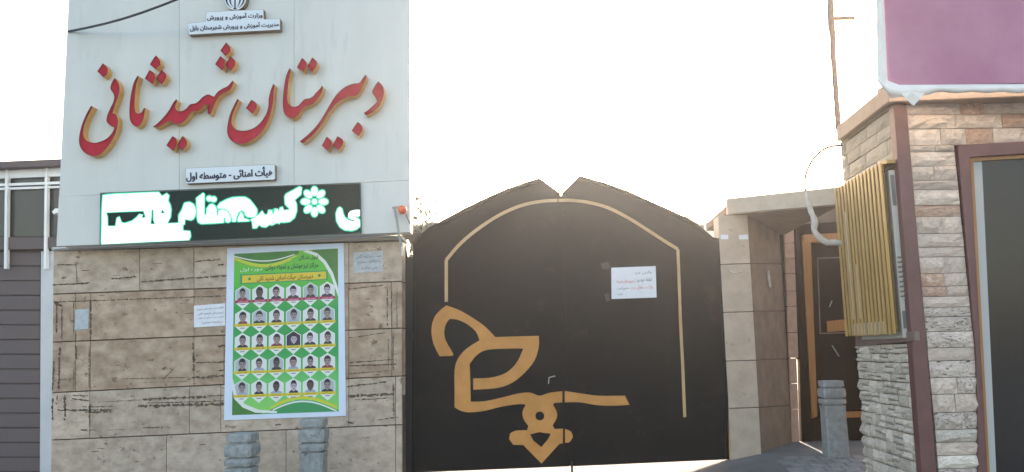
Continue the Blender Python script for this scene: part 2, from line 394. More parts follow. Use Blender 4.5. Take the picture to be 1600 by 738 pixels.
for body, q in (('وزارت آموزش و پرورش', '385,205 1155,172 1158,262 388,300'), ('مدیریت آموزش و پرورش شهرستان بابل', '148,352 1380,300 1384,385 150,450')):
    tx = MB(); add_text(tx, body, C(280, 0, 8.889, q), PANEL, .0975, bold=.015, heavy=.0018)
    tx.build('lettering', M['ink'], HP, fix=False)['kind'] = 'stuff'

GP = empty('grade_plaque', PANEL.at(361, 288), 'small white rounded plaque with one dark Persian line just above the display', 'plaque')
pts = C(280, 245, 10, '100,180 1475,118 1495,130 1500,345 1480,362 120,422 98,405')
plate(GP, pts, .07)
tx = MB(); add_text(tx, 'هیأت امنائی - متوسطه اول', C(280, 245, 10, '110,220 1460,150 1462,330 112,398'), PANEL, .0775, bold=.015, heavy=.004)
tx.build('lettering', M['ink'], GP, fix=False)

# ---- LED display
LD = empty('led_display', PANEL.at(360, 373), 'long dark green LED display glowing with white Persian words and a flower', 'LED display')
prism('board', [(158.5, 303), (561.5, 287), (563, 363.5), (157.5, 382)], PANEL, .06, M['ledboard'], LD, off=.03)
rim = MB()
for a, b_ in (((157.5, 302), (563, 286)), ((563, 286), (564.5, 364.5)), ((564.5, 364.5), (156.5, 383)), ((156.5, 383), (157.5, 302))):
    rim.tube([PANEL.at(*a, .03), PANEL.at(*b_, .03)], .007, 4)
rim.build('frame', M['ledframe'], LD)
E_ = (150, 280, 6.707); F_ = (280, 280, 6.707); G_ = (390, 270, 6.71)
main = C(*E_, '72,170 180,158 400,148 655,137 690,182 740,152 765,175 752,225 775,270 785,320 778,400 745,465 868,462 868,380 905,320 925,260') + \
    C(*F_, '60,252 105,242 150,265 172,320 170,370 150,415 125,430 60,418 55,470 36,482 38,542 112,548 118,600 100,640') + C(*E_, '780,648 500,662 60,685 54,640 62,480 62,350')
LEDP = [(main, [C(*E_, '105,350 500,332 522,402 475,410 490,375 455,370 430,400 380,440 300,465 265,455 245,395 220,410 205,495 122,495 118,400'),
                C(*E_, '582,320 603,320 605,430 620,475 570,472 578,400'), C(*E_, '690,315 725,355 680,362')]),
        (C(*F_, '250,148 262,160 262,370 285,375 290,310 320,270 345,262 375,280 392,320 397,390 410,370 415,330 450,320 490,330 520,360 538,400 538,440 515,455 487,448 484,405 468,405 465,456 350,462 230,468 200,450 188,400 182,200'), [C(*F_, '328,355 338,347 348,357 338,368')]),
        (C(*F_, '400,290 430,250 500,215 560,195 640,190 690,190 740,220 780,270 815,320 812,370 790,395 720,398 695,380 685,345 655,325 620,350 600,400 590,445 560,445 545,380 520,340 480,310 410,308'), []),
        (C(*F_, '650,345 668,370 675,410 730,430 730,440 620,445 610,430 635,370'), []),
        (C(*G_, '525,148 545,160 535,230 470,285 490,330 492,400 470,470 420,512 350,520 325,515 310,535 285,522 235,550 212,540 170,570 130,565 100,545 70,580 35,582 30,515 10,495 60,465 100,440 130,402 155,442 188,442 200,395 230,395 240,435 255,432 268,380 295,385 305,418 320,370 345,360 355,397 420,390 415,370 375,330 370,250 385,225 470,180'), []),
        (C(*G_, '945,362 968,380 978,430 1000,475 1040,500 1100,512 1112,502 1060,490 1032,465 1035,425 1060,400 1110,388 1158,388 1158,450 1130,462 1085,450 1110,466 1155,498 1158,560 1120,592 1070,607 1000,600 950,570 915,510 908,430 925,380'), [])]
for d in ('315,205', '362,212'):
    c = C(*F_, d)[0]; LEDP.append((circ(c[0], c[1], 4.1), []))
fc = C(*G_, '680,304')[0]
for k in range(8):
    a = k * math.pi / 4; LEDP.append((circ(fc[0] + 14*math.cos(a), fc[1] + 16.3*math.sin(a), 7.4, 12, 4.9, a), []))
LEDP.append((circ(fc[0], fc[1], 4.2), []))
lit = MB(); fr = MB()
for i, (p, h) in enumerate(LEDP):
    lit.flat([PANEL.at(u, v, .036 + i*.0001) for u, v in p], 0, [[PANEL.at(u, v, .036 + i*.0001) for u, v in q] for q in h])
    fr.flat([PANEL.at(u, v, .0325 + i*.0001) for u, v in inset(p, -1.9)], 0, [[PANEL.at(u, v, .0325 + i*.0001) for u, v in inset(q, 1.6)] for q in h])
lit.build('lit_lettering', LW, LD, fix=False); fr.build('green_halo', LG, LD, fix=False)

# ================================================================== STONE WALL
SW = empty('stone_wall', WALL.at(350, 760), 'weathered travertine slab wall below the sign board', 'wall')
prism('core', [(84, 388), (627, 369), (630, 800), (80, 800)], WALL, .42, M['mortar'], SW, off=-.03)
rowL = [392, 460, 535, 614, 688, 765, 840]; rowR = [377, 440, 513, 588, 664, 742, 820]
lu = lambda k, u: rowL[k] + (rowR[k] - rowL[k]) * (u - 80) / 545
joints = [[218, 303, 545], [118, 141, 303, 545, 612], [118, 141, 303, 350, 545, 612], [140, 296, 345, 545, 618], [260, 447, 618], [180, 350, 540]]
Lw = lambda v: 84 - (v - 385) * .013
for k in range(6):
    js = [None] + joints[k] + [None]
    for a, b_ in zip(js[:-1], js[1:]):
        t, bt = lu(k, 300), lu(k+1, 300)
        x0 = (lambda v: Lw(v)) if a is None else (lambda v, a=a: a + .35)
        x1 = (lambda v: 628) if b_ is None else (lambda v, b_=b_: b_ - .35)
        pts = [(x0(t), lu(k, x0(t)) + .8), (x1(t), lu(k, x1(t)) + .8), (x1(bt), lu(k+1, x1(bt)) - .8), (x0(bt), lu(k+1, x0(bt)) - .8)]
        th = .40 if b_ is None else .05
        prism('slab', pts, WALL, th, M['travertine_warm'] if k in (1, 2) else M['travertine'], SW, bev=.004, off=random.uniform(0, .006))
prism('cap', [(80, 386.5), (627, 367.5), (628, 374), (80, 392)], WALL, .45, M['grout'], SW, off=.035, bev=.008)
cr = MB()
def gouge(x0, y0, x1, y1, t, ox, oy, s):
    n = max(4, int(math.hypot(x1-x0, y1-y0) / s / 2.5)); up = []; dn = []
    dx, dy = x1-x0, y1-y0; l = math.hypot(dx, dy); px, py = -dy/l, dx/l
    for i in range(n+1):
        f = i/n; h = t * (.2 + .85*random.random()) * (.5 if i in (0, n) else 1) * .55; wob = random.uniform(-.35, .35) * t * .6
        X = x0 + dx*f; Y = y0 + dy*f
        up.append((ox + (X + px*(h+wob))/s, oy + (Y + py*(h+wob))/s)); dn.append((ox + (X - px*(h-wob))/s, oy + (Y - py*(h-wob))/s))
    for i in range(n):
        if random.random() < .05: continue
        cr.add([WALL.at(*p, .0085) for p in (up[i], up[i+1], dn[i+1], dn[i])], [(0, 1, 2, 3)])
g7 = '45,135,165,128,5 235,115,315,108,7 325,125,605,105,6 500,60,590,52,5 60,70,120,70,4 120,60,125,130,3 50,190,600,170,4 58,195,58,290,5 75,205,75,310,4 113,190,113,300,3 168,185,168,310,6 122,288,120,310,6 50,190,75,205,12 68,335,65,470,7 50,380,45,475,6 120,330,122,375,6 115,380,112,470,3 163,330,163,465,4 497,320,500,412,9 505,385,598,382,5 270,437,480,432,3 490,435,598,427,9 320,450,480,445,2 400,440,440,400,3 60,490,58,520,6 85,490,85,570,10 110,490,160,492,5 108,500,165,508,6 165,520,165,590,6 335,503,540,495,9 545,492,598,490,4 60,538,240,538,8 140,528,240,525,5 150,545,235,543,7 320,525,598,518,11 350,515,598,508,4 135,602,185,602,5 220,602,275,600,2 335,595,400,593,5 45,500,45,570,7 190,512,330,505,2 60,440,120,436,2'
for q in g7.split(): gouge(*map(float, q.split(',')), 60, 380, 2.06)
g8 = '430,65,490,55,4 405,165,520,152,4 532,160,532,280,5 545,165,545,280,3 562,160,562,290,3 410,318,530,300,3 535,320,535,410,3 550,310,550,420,4 408,405,560,400,5 408,430,540,420,3 410,395,550,385,4 405,470,530,455,5 408,500,550,493,9 430,512,540,505,5 550,460,552,560,5 405,580,425,586,8 500,575,570,565,4 0,90,20,88,6 0,165,22,160,6 0,420,20,418,6 180,590,200,588,5 0,345,25,340,7 0,395,25,390,6'
for q in g8.split(): gouge(*map(float, q.split(',')), 340, 370, 2.006)
for k in range(60):
    u = random.uniform(90, 620); v = random.uniform(400, 735); gouge(u, v, u + random.uniform(3, 16), v - random.uniform(-.4, 1), random.uniform(.8, 1.6), 0, 0, 1)
cr.build('gouge', M['crack'], SW, fix=False)['kind'] = 'stuff'

# ---- papers on the wall
def notice(name, q, pl, off, lines, label, cat, m='paper', ink='ink', wob=.5):
    b = MB(); n = 6
    V = [pl.at(*bil(q, i/n, j/n), off + .003*noise.noise(Vector((i*.7+q[0][0], j*.7, 3)))) for j in range(n+1) for i in range(n+1)]
    b.add(V, [(j*(n+1)+i, j*(n+1)+i+1, (j+1)*(n+1)+i+1, (j+1)*(n+1)+i) for j in range(n) for i in range(n)])
    o = b.build(name, M[m], None, fix=False)
    so = o.modifiers.new('thickness', 'SOLIDIFY'); so.thickness = .0012
    cp(o, label, cat)
    if lines:
        t = {}
        for (body, x0, y0, x1, y1, ik) in lines:
            t.setdefault(ik, MB()); add_text(t[ik], body, [bil(q, x0, y0), bil(q, x1, y0), bil(q, x1, y1), bil(q, x0, y1)], pl, off + .0045, bold=.0)
        for ik, mb in t.items(): mb.build('print', M[ik], o, fix=False)
    return o
notice('paper_sheet', [(117.5, 484), (139, 483), (138, 514), (117, 516)], WALL, .011, [], 'small blank faded paper taped to the left end of the stone wall', 'paper', 'paper_old')
notice('notice_paper', [(303, 478), (352, 474), (352, 509), (303, 512)], WALL, .011,
       [('اطلاعیه ثبت نام دانش آموزان', .08, .12, .95, .26, 'greyink'), ('دبیرستان شهید ثانی', .12, .33, .95, .46, 'greyink'), ('جهت ثبت نام به دفتر', .12, .54, .95, .66, 'greyink'), ('مراجعه نمایید', .25, .75, .9, .87, 'greyink')],
       'white notice with four grey lines on the stone wall, touching the poster left side', 'notice')
notice('small_plaque', [(552.5, 395), (599, 392), (598, 424), (553, 427)], WALL, .011,
       [('نصب هرگونه آگهی', .08, .12, .93, .32, 'greyink'), ('و اطلاعیه ممنوع', .12, .4, .9, .6, 'greyink'), ('می باشد', .25, .68, .8, .88, 'greyink')],
       'weathered blue grey plaque with three lines on the stone wall right of the poster', 'plaque', 'paper_old')

# ---- green poster
pm_ = dict(white=mat('vinyl_white', (.58,.68,.86), (.62,.72,.9), 3, .55), green=None, dg=mat('print_dark_green', (.035,.16,.035), (.05,.22,.03), 6, .5),
           lime=mat('print_lime', (.45,.62,.05), rough=.5), yel=mat('print_yellow', (.62,.50,.03), rough=.5), wh=mat('print_white', (.68,.74,.74), rough=.5),
           skin=mat('print_skin', (.27,.21,.22), rough=.6), skin2=mat('print_skin_pale', (.42,.37,.43), rough=.6), skin3=mat('print_skin_dark', (.09,.065,.06), rough=.6),
           hair=mat('print_hair', (.018,.016,.022), rough=.6), bgw=mat('print_bg_white', (.66,.70,.74), rough=.6), bgb=mat('print_bg_blue', (.38,.46,.52), rough=.6),
           bgd=mat('print_bg_violet', (.03,.02,.07), rough=.6), shd=mat('print_shirt_dark', (.03,.03,.04), rough=.6), shb=mat('print_shirt_blue', (.30,.36,.50), rough=.6),
           shr=mat('print_shirt_red', (.22,.04,.05), rough=.6), mag=mat('print_magenta', (.36,.01,.10), rough=.5), grb=mat('print_green_band', (.03,.28,.10), rough=.5))
g = mat('print_green', (.05,.42,.12), rough=.5); t = g.node_tree; N = t.nodes; L = t.links
gt = N.new('ShaderNodeTexCoord'); sp = N.new('ShaderNodeSeparateXYZ'); L.new(gt.outputs['Generated'], sp.inputs[0])
rp = N.new('ShaderNodeValToRGB'); L.new(sp.outputs['Z'], rp.inputs[0]); e = rp.color_ramp.elements
e[0].position = 0; e[0].color = (.22,.60,.12,1); e[1].position = 1; e[1].color = (.13,.50,.04,1)
for p_, c_ in ((.18, (.13,.52,.15,1)), (.36, (.02,.33,.08,1)), (.62, (.01,.30,.07,1)), (.8, (.07,.45,.05,1))):
    k = rp.color_ramp.elements.new(p_); k.color = c_
L.new(rp.outputs[0], N['Principled BSDF'].inputs['Base Color']); pm_['green'] = g
Q = [(366, 397), (528, 388.5), (529.5, 643), (362.5, 649)]
PO = empty('poster', WALL.at(445, 655), 'large green poster with rows of thirty pupil portraits on the stone wall', 'poster')
QO = [(355, 388), (537, 380), (540.5, 650), (350, 657)]
b = MB(); n = 10
V = [WALL.at(*bil(QO, i/n, j/n), .013 + (.004*noise.noise(Vector((i*.5, j*.5, 9))) if False else 0)) for j in range(n+1) for i in range(n+1)]
prism('vinyl_sheet', QO, WALL, .004, pm_['white'], PO, off=.014)
def onp(s, t, off): return WALL.at(*bil(Q, s, t), off)
b = MB(); b.flat([onp(0,0,.0150), onp(1,0,.0150), onp(1,1,.0150), onp(0,1,.0150)]); b.build('print', pm_['green'], PO, fix=False)
def ribbon(mb, f, w_, x0, x1, off, mi, n=24):
    up, dn = [], []
    for i in range(n+1):
        s = x0 + (x1-x0)*i/n; c, ww = f(s), w_(s) if callable(w_) else w_
        up.append(onp(s, max(0, c-ww/2), off)); dn.append(onp(s, min(1, c+ww/2), off))
    for i in range(n): mb.add([up[i], up[i+1], dn[i+1], dn[i]], [(0, 1, 2, 3)], mi)
wv = MB()
top = lambda s: .02 + .055*math.sin(min(s/.62, 1)*math.pi)**1.0
ribbon(wv, lambda s: top(s)/2, lambda s: top(s)*1.0, 0, .62, .0154, 0)
ribbon(wv, lambda s: top(s) + .004, .012, 0, .6, .0158, 1); ribbon(wv, lambda s: top(s)*.72, .007, 0, .58, .0160, 3); ribbon(wv, lambda s: top(s) + .014, .007, 0, .55, .0158, 2)
wv.flat([onp(s, t_, .0155) for s, t_ in [(.74,0),(1,0),(1,.26),(.95,.15),(.88,.08),(.8,.03)]], 0)
arc = [(.70,.0),(.80,.022),(.88,.07),(.95,.145),(1.0,.245)]; arc2 = [(1.0,.295),(.93,.165),(.86,.085),(.78,.036),(.66,.008)]
wv.flat([onp(s, t_, .0159) for s, t_ in arc + arc2], 3)
wv.flat([onp(s, t_, .0155) for s, t_ in [(0,.84),(.10,.93),(.25,.985),(.3,1),(0,1)]], 0)
wv.flat([onp(s, t_, .0159) for s, t_ in [(0,.77),(.04,.87),(.12,.935),(.25,.972),(.42,.985),(.42,.997),(.22,.99),(.1,.955),(.02,.9),(0,.84)]], 3)
bt = lambda s: .985 - .075*math.sin(min(max((s-.3)/.7, 0), 1)*math.pi)**1
ribbon(wv, lambda s: (bt(s)+1)/2 + .01, lambda s: max(1-bt(s), .001), .3, 1, .0154, 4); ribbon(wv, lambda s: bt(s), .016, .36, .98, .0158, 1)
ribbon(wv, lambda s: bt(s) + .02, .010, .38, .98, .0160, 3); ribbon(wv, lambda s: bt(s)-.008, .008, .4, .98, .0160, 2)
wv.flat([onp(s, t_, .0156) for s, t_ in [(.06,.130),(.90,.130),(.90,.190),(.06,.190)]], 4); wv.flat([onp(s, t_, .0160) for s, t_ in [(.08,.137),(.885,.137),(.885,.183),(.08,.183)]], 2)
for s in (.15, .82): wv.flat([onp(s + .014*math.cos(a), .160 + .009*math.sin(a), .0164) for a in [k*math.pi/4 for k in range(8)]], 0)
wv.build('print_decoration', [pm_['dg'], pm_['lime'], pm_['yel'], pm_['wh'], pm_['grb']], PO, fix=False)
tx = MB()
def pt(body, x0, y0, x1, y1, mi=0, bold=.02): 
    q = [bil(Q, x0, y0), bil(Q, x1, y0), bil(Q, x1, y1), bil(Q, x0, y1)]; add_text(tx, body, q, WALL, .0168, mi, bold)
pt('قبول شدگان', .62, .030, .81, .062, 0); pt('مراکز تیزهوشان و نمونه دولتی', .30, .078, .81, .116, 0); pt('دوره اول', .06, .09, .27, .115, 1, 0)
pt('دبیرستان هیأت امنایی شهید ثانی', .22, .138, .76, .182, 2)
tx.build('print_lettering', [M['ink'], pm_['wh'], mat('ink_maroon', (.13,.02,.01))], PO, fix=False)
PM = [pm_[k] for k in ('bgw','bgb','bgd','skin','skin2','skin3','hair','shd','shb','shr','mag','yel','wh')] + [M['greyink']]
names = 'علی رضایی,محمد کریمی,امیر حسینی,رضا محمدی,حسین احمدی'.split(',')
tg = {nm: text_mesh(nm, .01) for nm in names}
for r in range(5):
    for c in range(6):
        s0 = .088 + .1615*c; t0 = .272 + .1463*r; b = MB(); rr = random.random
        def pp(dx, dy, k): return onp(s0 + dx*.075, t0 + dy*.07, .0154 + k*.0002)
        bgi = 0 if rr() < .65 else 1
        if (r, c) == (2, 3): bgi = 2
        hexa = [(0,-1),(.9,-.62),(.9,.45),(0,1),(-.9,.45),(-.9,-.62)]
        b.flat([pp(x*1.06, y*1.04, 0) for x, y in hexa], 12)
        b.flat([pp(x, y, 1) for x, y in [(0,-.98),(.86,-.6),(.86,.32),(-.86,.32),(-.86,-.6)]], bgi)
        sk = random.choice((3, 3, 3, 4, 4, 5)); sw = random.uniform(.55, .8); cx = random.uniform(-.06, .06)
        b.flat([pp(x+cx, y, 2) for x, y in [(-sw,.32),(-sw*.85,.12),(-.3,.0),(.3,.0),(sw*.85,.12),(sw,.32)]], random.choice((7, 7, 8, 7, 8, 9) if r else (7, 9, 7)))
        b.flat([pp(x+cx, y, 3) for x, y in [(-.13,-.2),(.13,-.2),(.16,.06),(0,.14),(-.16,.06)]], sk)
        hw, hh = random.uniform(.34, .42), random.uniform(.40, .46)
        b.flat([pp(cx + hw*1.12*math.cos(a), -.42 + hh*1.0*math.sin(a), 3.5) for a in [k*math.pi/7 for k in range(14)]][7:] + [pp(cx + hw*1.12*1.0, -.3, 3.5), pp(cx - hw*1.12, -.3, 3.5)][:2], 6)
        b.flat([pp(cx + hw*math.cos(a), -.32 + hh*.95*math.sin(a), 4) for a in [k*math.pi/7 for k in range(14)]], sk)
        b.flat([pp(cx + x*hw, -.32 + y*hh, 5) for x, y in [(-1.04,.0),(-1.08,-.6),(-.6,-1.1),(.1,-1.22),(.8,-.95),(1.08,-.5),(1.04,.0),(.88,-.3),(.6,-.5),(.1,-.60+rr()*.15),(-.5,-.54),(-.85,-.35)]], 6)
        for sx in (-1, 1): b.flat([pp(cx + sx*hw*.42 + x*.07, -.36 + y*.035, 5) for x, y in [(-1,-1),(1,-1),(1,1),(-1,1)]], 6)
        b.flat([pp(cx + x*.09, -.13 + y*.018, 5) for x, y in [(-1,-1),(1,-1),(1,1),(-1,1)]], 5)
        b.flat([pp(x, y, 6) for x, y in [(-1.02,.26),(1.02,.26),(1.02,.50),(-1.02,.50)]], 10 if r == 0 else 11)
        v, f = tg[random.choice(names)]; x0, x1 = min(a[0] for a in v), max(a[0] for a in v); y0, y1 = min(a[1] for a in v), max(a[1] for a in v)
        b.add([pp(-.65 + 1.3*(a[0]-x0)/(x1-x0), .46 - .15*(a[1]-y0)/(y1-y0), 7.5) for a in v], f, 12 if r == 0 else 6)
        b.flat([pp(x, y, 6) for x, y in [(-.3,.60),(.3,.60),(.28,.67),(-.28,.67)]], 13)
        b.build('portrait_card', PM, PO, fix=False)

# ================================================================== GATE
GA = empty('double_gate', GATE.at(890, 728), 'tall black steel double gate with arched top and golden calligraphic emblem', 'gate')
I_ = (620, 250, 2.954); J_ = (860, 250, 2.953); H_ = (640, 450, 2.561)
tl = C(*I_, '76,384 100,350 150,311 215,276 300,230 400,181 500,136 600,101 658,84 752,152')
tr = C(*J_, '48,152 135,73 250,105 350,140 450,185 540,225 620,262 680,297 725,335 748,356 770,362')
sx = lambda v: 876.5 + (v - 302) * .0335
left_leaf = tl[:1] + tl[1:-1] + [(875.5, 302)] + [(sx(728) - 1.4, 729), (641, 739), (643, 500)]
right_leaf = [(877.5, 302)] + tr[1:] + [(1131, 500), (1140, 718), (sx(728) + .2, 729)]
LL = prism('leaf', left_leaf, GATE, .05, M['black'], GA); RL = prism('leaf', right_leaf, GATE, .05, M['black'], GA)
def strip(name, line, wpx, m, par, off, th, closed=False):
    up, dn = [], []
    for i, p in enumerate(line):
        a = Vector(line[max(i-1, 0)]); c = Vector(line[min(i+1, len(line)-1)]); d = (c - a).normalized(); nn = Vector((-d.y, d.x)) * wpx/2
        up.append(tuple(Vector(p) + nn)); dn.append(tuple(Vector(p) - nn))
    return prism(name, up + dn[::-1], GATE, th, m, par, off=off)
strip('edge_flange', [(u, v+3) for u, v in tl[:-1]], 5, M['black'], LL, .03, .029)
strip('edge_flange', [(u, v+3) for u, v in tr[1:]], 5, M['black'], RL, .03, .029)
strip('closing_strip', [(872, 306), (sx(728)-5, 728)], 2.4, M['black'], LL, .012, .011)
strip('closing_strip', [(889, 300), (sx(728)+13, 727)], 1.6, M['black'], RL, .008, .007)
prism('astragal', [(868, 306), (884, 306), (sx(728)+8, 728), (sx(728)-8, 728)], GATE, .02, M['black'], LL, off=-.052)
strip('side_frame', [(1124, 372), (1134, 560), (1137, 717)], 5, M['black'], RL, .025, .024)
strip('side_frame', [(648, 396), (646, 560), (645, 737)], 4, M['black'], LL, .02, .019)
al = C(*I_, '228,655 228,462 280,400 340,345 420,287 500,241 590,206 680,190 742,187'); ar = C(*J_, '37,187 100,187 180,197 270,222 360,268 440,318 520,370 588,412 592,500 600,738') + [(1067, 575), (1070, 652)]
def arc_s(l, k0, k1):
    mid = smooth(l, 3, 30)[:(len(l)-1)*3+1]; return mid
strip('gold_trim', [al[0], al[1]], 5, M['trim'], LL, .012, .011); strip('gold_trim', arc_s(al[1:], 0, 0), 5, M['trim'], LL, .013, .012)
strip('gold_trim', arc_s(ar[:8], 0, 0), 5, M['trim'], RL, .013, .012); strip('gold_trim', ar[7:], 4.6, M['trim'], RL, .012, .011)
body = C(*H_, '147,70 200,90 260,125 305,158 343,197 440,194 517,192 517,235 500,290 460,340 410,380 350,401 255,408 255,362 310,361 360,351 400,330 432,293 455,243 400,243 310,248 268,270 240,305 243,380 244,456 300,454 370,439 440,422 485,420 519,432 560,420 611,414 611,458 578,461 574,468 590,500 587,525 572,550 580,565 614,564 613,622 600,624 578,648 528,703 490,665 455,629 415,628 398,605 402,583 425,572 470,570 475,552 456,525 452,495 465,468 440,465 370,475 300,492 240,498 205,492 180,478 180,400 180,330 190,290 215,255 250,228 280,210 265,175 230,145 190,127 160,124 145,145 138,180 146,215 172,260 172,272 120,274 96,225 87,170 98,120 122,90')
holes = [smooth(C(*H_, '503,513 508,500 521,495 534,500 539,513 534,526 521,531 508,526'), 2, 80), C(*H_, '482,586 500,582 520,577 540,581 565,583 555,605 527,638 495,612')]
prism('emblem', smooth(body, 3, 38), GATE, .022, M['emblem'], LL, holes=holes, off=.023)
prism('emblem', smooth(C(*H_, '621,413 700,425 760,432 862,432 880,468 800,472 740,468 680,458 621,458'), 3, 38), GATE, .022, M['emblem'], RL, off=.023)
prism('emblem', smooth(C(*H_, '622,565 646,576 653,597 640,617 622,620'), 3, 50), GATE, .022, M['emblem'], RL, off=.023)
b = MB(); b.tube([GATE.at(867, 588, .0), GATE.at(866, 588, .05), GATE.at(858, 590, .055), GATE.at(857, 600, .055)], .008, 6); b.build('handle', M['steel'], LL)
b = MB(); b.tube([GATE.at(893.5, 722, .02), GATE.at(894, 745, .02)], .014, 6); b.build('drop_bolt', M['blackmat'], RL)
for q in ([(938, 412), (950, 409), (953, 417), (951, 422), (941, 420)], [(944, 460), (951, 458), (953, 469), (948, 472)]): prism('tape_residue', q, GATE, .001, M['residue'], RL, off=.0015)
GPo = empty('gate_post', GATE.at(636, 740), 'narrow black steel post between the stone wall and the left gate leaf', 'post')
prism('post', [(627, 384), (634, 384), (637, 402), (645, 402), (642.5, 745), (628, 745)], GATE, .12, M['blackmat'], GPo, off=.01)
prism('hinge_plate', [(627, 366), (650, 360), (662, 366), (645, 382), (636, 374), (627, 374)], GATE, .06, M['blackmat'], GPo, off=.0)
prism('hinge', quad(639, 520, 645, 530), GATE, .03, M['blackmat'], GPo, off=.05)

notice('gate_notice', [(955, 418.5), (1024.5, 416), (1026, 465), (955.5, 467.5)], GATE, .012,
       [('والدین عزیز', .52, .13, .9, .25, 'greyink'), ('لطفا خودرو', .58, .36, .9, .5, 'ink'), ('از سرویسهای مدرسه', .12, .38, .55, .52, 'redink'), ('پارک در مقابل درب', .42, .6, .92, .74, 'redink'), ('ممنوع است', .12, .62, .38, .74, 'ink'), ('مدیریت', .12, .82, .25, .9, 'greyink')],
       'white paper notice with red and black lines on the right gate leaf', 'notice')

# ================================================================== RIGHT PILLAR + diagonal wall + canopy + door
PIL = YP(10.95)
SP = empty('stone_pillar', PIL.at(1165, 715), 'cream limestone block pillar standing at the right edge of the gate', 'pillar')
a0 = PIL.at(1190, 710); hor = Vector((math.cos(math.radians(59)), math.sin(math.radians(59)), 0))
DIA = Pl(a0, (hor.y, -hor.x, 0))
e1 = lambda v: 1122 + (v - 338) * .0575; e2 = lambda v: 1168 + (v - 338) * .0592; e3 = lambda v: 1221 + (v - 340) * .046
vs = [335, 412, 487, 563, 637, 714]; vo = [0, .5, 1.5, -2, -6, -20]
for k in range(5):
    t, bt = vs[k] + .7, vs[k+1] - .7
    prism('block', [(e1(t), t + 1.5), (e2(t), t), (e2(bt), bt + (0 if k < 4 else 14)), (e1(bt), bt + (1.5 if k < 4 else 20))], PIL, .35, M['block'], SP, bev=.004)
    ta, ba = vs[k] + .7, vs[k+1] - .7; so = [(-3, -2)[k > 1] * 0, 0]
    d1 = [0, 1, -1, -2, -3][k]; d2 = [1, -1, -2, -3, 14][k]
    prism('block', [(e2(ta) + .8, ta), (e3(ta), ta + d1), (e3(ba), ba + d2), (e2(ba) + .8, ba)], DIA, .14, M['block_shaded'], SP, bev=.004, off=-.003)
prism('core', [(1124, 338), (1167, 337), (1189, 712), (1146, 714)], PIL, .3, M['mortar'], SP, off=-.02)
prism('core', [(1166, 337), (1220, 341), (1236, 730), (1189, 730)], DIA, .12, M['mortar'], SP, off=-.02)
for q in ([(1126, 367), (1138, 367), (1138, 374), (1126, 374)], [(1154.5, 367.5), (1169, 366.5), (1169, 374), (1155, 374.5)]):
    notice('sticker', q, PIL, .006, [], '%s torn white sticker near the top of the cream pillar' % ('left' if q[0][0] < 1140 else 'right'), 'sticker')
b = MB(); b.tube([PIL.at(*p, .02) for p in ((1140, 423), (1144, 426), (1152, 426.5), (1161, 424))], .010, 6)
cp(b.build('pull_handle', M['wrap']), 'small pale curved bar on the second block of the cream pillar', 'handle')
b = MB(); b.tube([DIA.at(1200, 423, .03), DIA.at(1201.5, 436, .03), DIA.at(1203.5, 449, .03)], .016, 6)
for v in (425, 447): b.tube([DIA.at(1202, v, -.005), DIA.at(1202, v, .03)], .01, 6)
cp(b.build('wall_bracket', M['wrap']), 'small white vertical bracket on the shaded angled wall by the door', 'bracket')

CY = empty('entrance_canopy', PIL.at(1230, 330), 'flat cream canopy slab spanning from pillar to guard house over the door', 'canopy')
pA, pB = PIL.at(1136, 310.5), YP(9.45).at(1322, 291); zT = (pA.z + pB.z)/2
qA, qB = PIL.at(1138, 334), YP(9.45).at(1322, 318); zB = (qA.z + qB.z)/2
b = MB(); dn = lambda p, z: Vector((p.x, p.y, z))
f0 = [pA, pB, dn(pB, qB.z), dn(pA, qA.z)]
b.prism(f0, Vector((.02, 1.0, 0)) * .12); b.build('fascia', M['canopy'], CY)
b = MB(); k0 = Vector((0, .13, .02)); 
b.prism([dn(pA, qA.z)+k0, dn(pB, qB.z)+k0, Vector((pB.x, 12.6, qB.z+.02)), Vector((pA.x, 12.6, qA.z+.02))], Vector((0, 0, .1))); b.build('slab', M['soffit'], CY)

DW = YP(12.15)
DO = empty('entrance_door', DW.at(1290, 690), 'dark brown entrance door with golden frame recessed under the canopy', 'door')
prism('outer_frame', [(1243.5, 351), (1350, 345), (1350, 368), (1256, 372), (1269, 715), (1253.5, 715)], DW, .12, M['doorbrown'], DO, off=.05, bev=.004)
prism('door_jamb', [(1253, 374), (1267, 373), (1277.5, 651), (1269, 655)], DW, .1, M['doorgold'], DO, off=.09, bev=.004)
prism('door_head', [(1254, 367), (1350, 362), (1350, 375), (1254, 380)], DW, .1, M['doorgold'], DO, off=.092, bev=.004)
DL = prism('door_leaf', [(1250, 375), (1365, 372), (1377, 715), (1262, 715)], DW, .05, M['doorbrown'], DO, off=.0)
def frame(pts, w_, m, off, nm, par):
    prism(nm, pts, DW, .02, M[m], par, holes=[inset(pts, w_)], off=off)
frame([(1277, 403), (1350, 400), (1352, 520), (1281, 522)], 2.2, 'beam', .02, 'door_moulding', DL)
frame([(1282, 545), (1352, 542), (1356, 640), (1286, 642)], 2.2, 'doorbrown', .02, 'door_moulding', DL)
prism('lock_plate', [(1292, 502), (1322, 499), (1323, 517), (1293, 519)], DW, .02, M['doorgold'], DL, off=.022)
prism('door_rail', [(1322, 644), (1350, 643), (1350, 652), (1322, 653)], DW, .04, M['doorgold'], DO, off=.05)
b = MB(); b.tube([DW.at(1300, 540, .05), DW.at(1311, 557, .05)], .007, 6); b.tube([DW.at(1296, 480, .05), DW.at(1300, 470, .05)], .007, 6); b.build('pull_bar', M['steel'], DL)
BJ = empty('brick_jamb', DW.at(1232, 692), 'narrow pinkish brick jamb with bright slit left of the dark door', 'wall')
yj = [352, 380, 404, 428, 455, 479, 520, 560, 600, 640, 712]
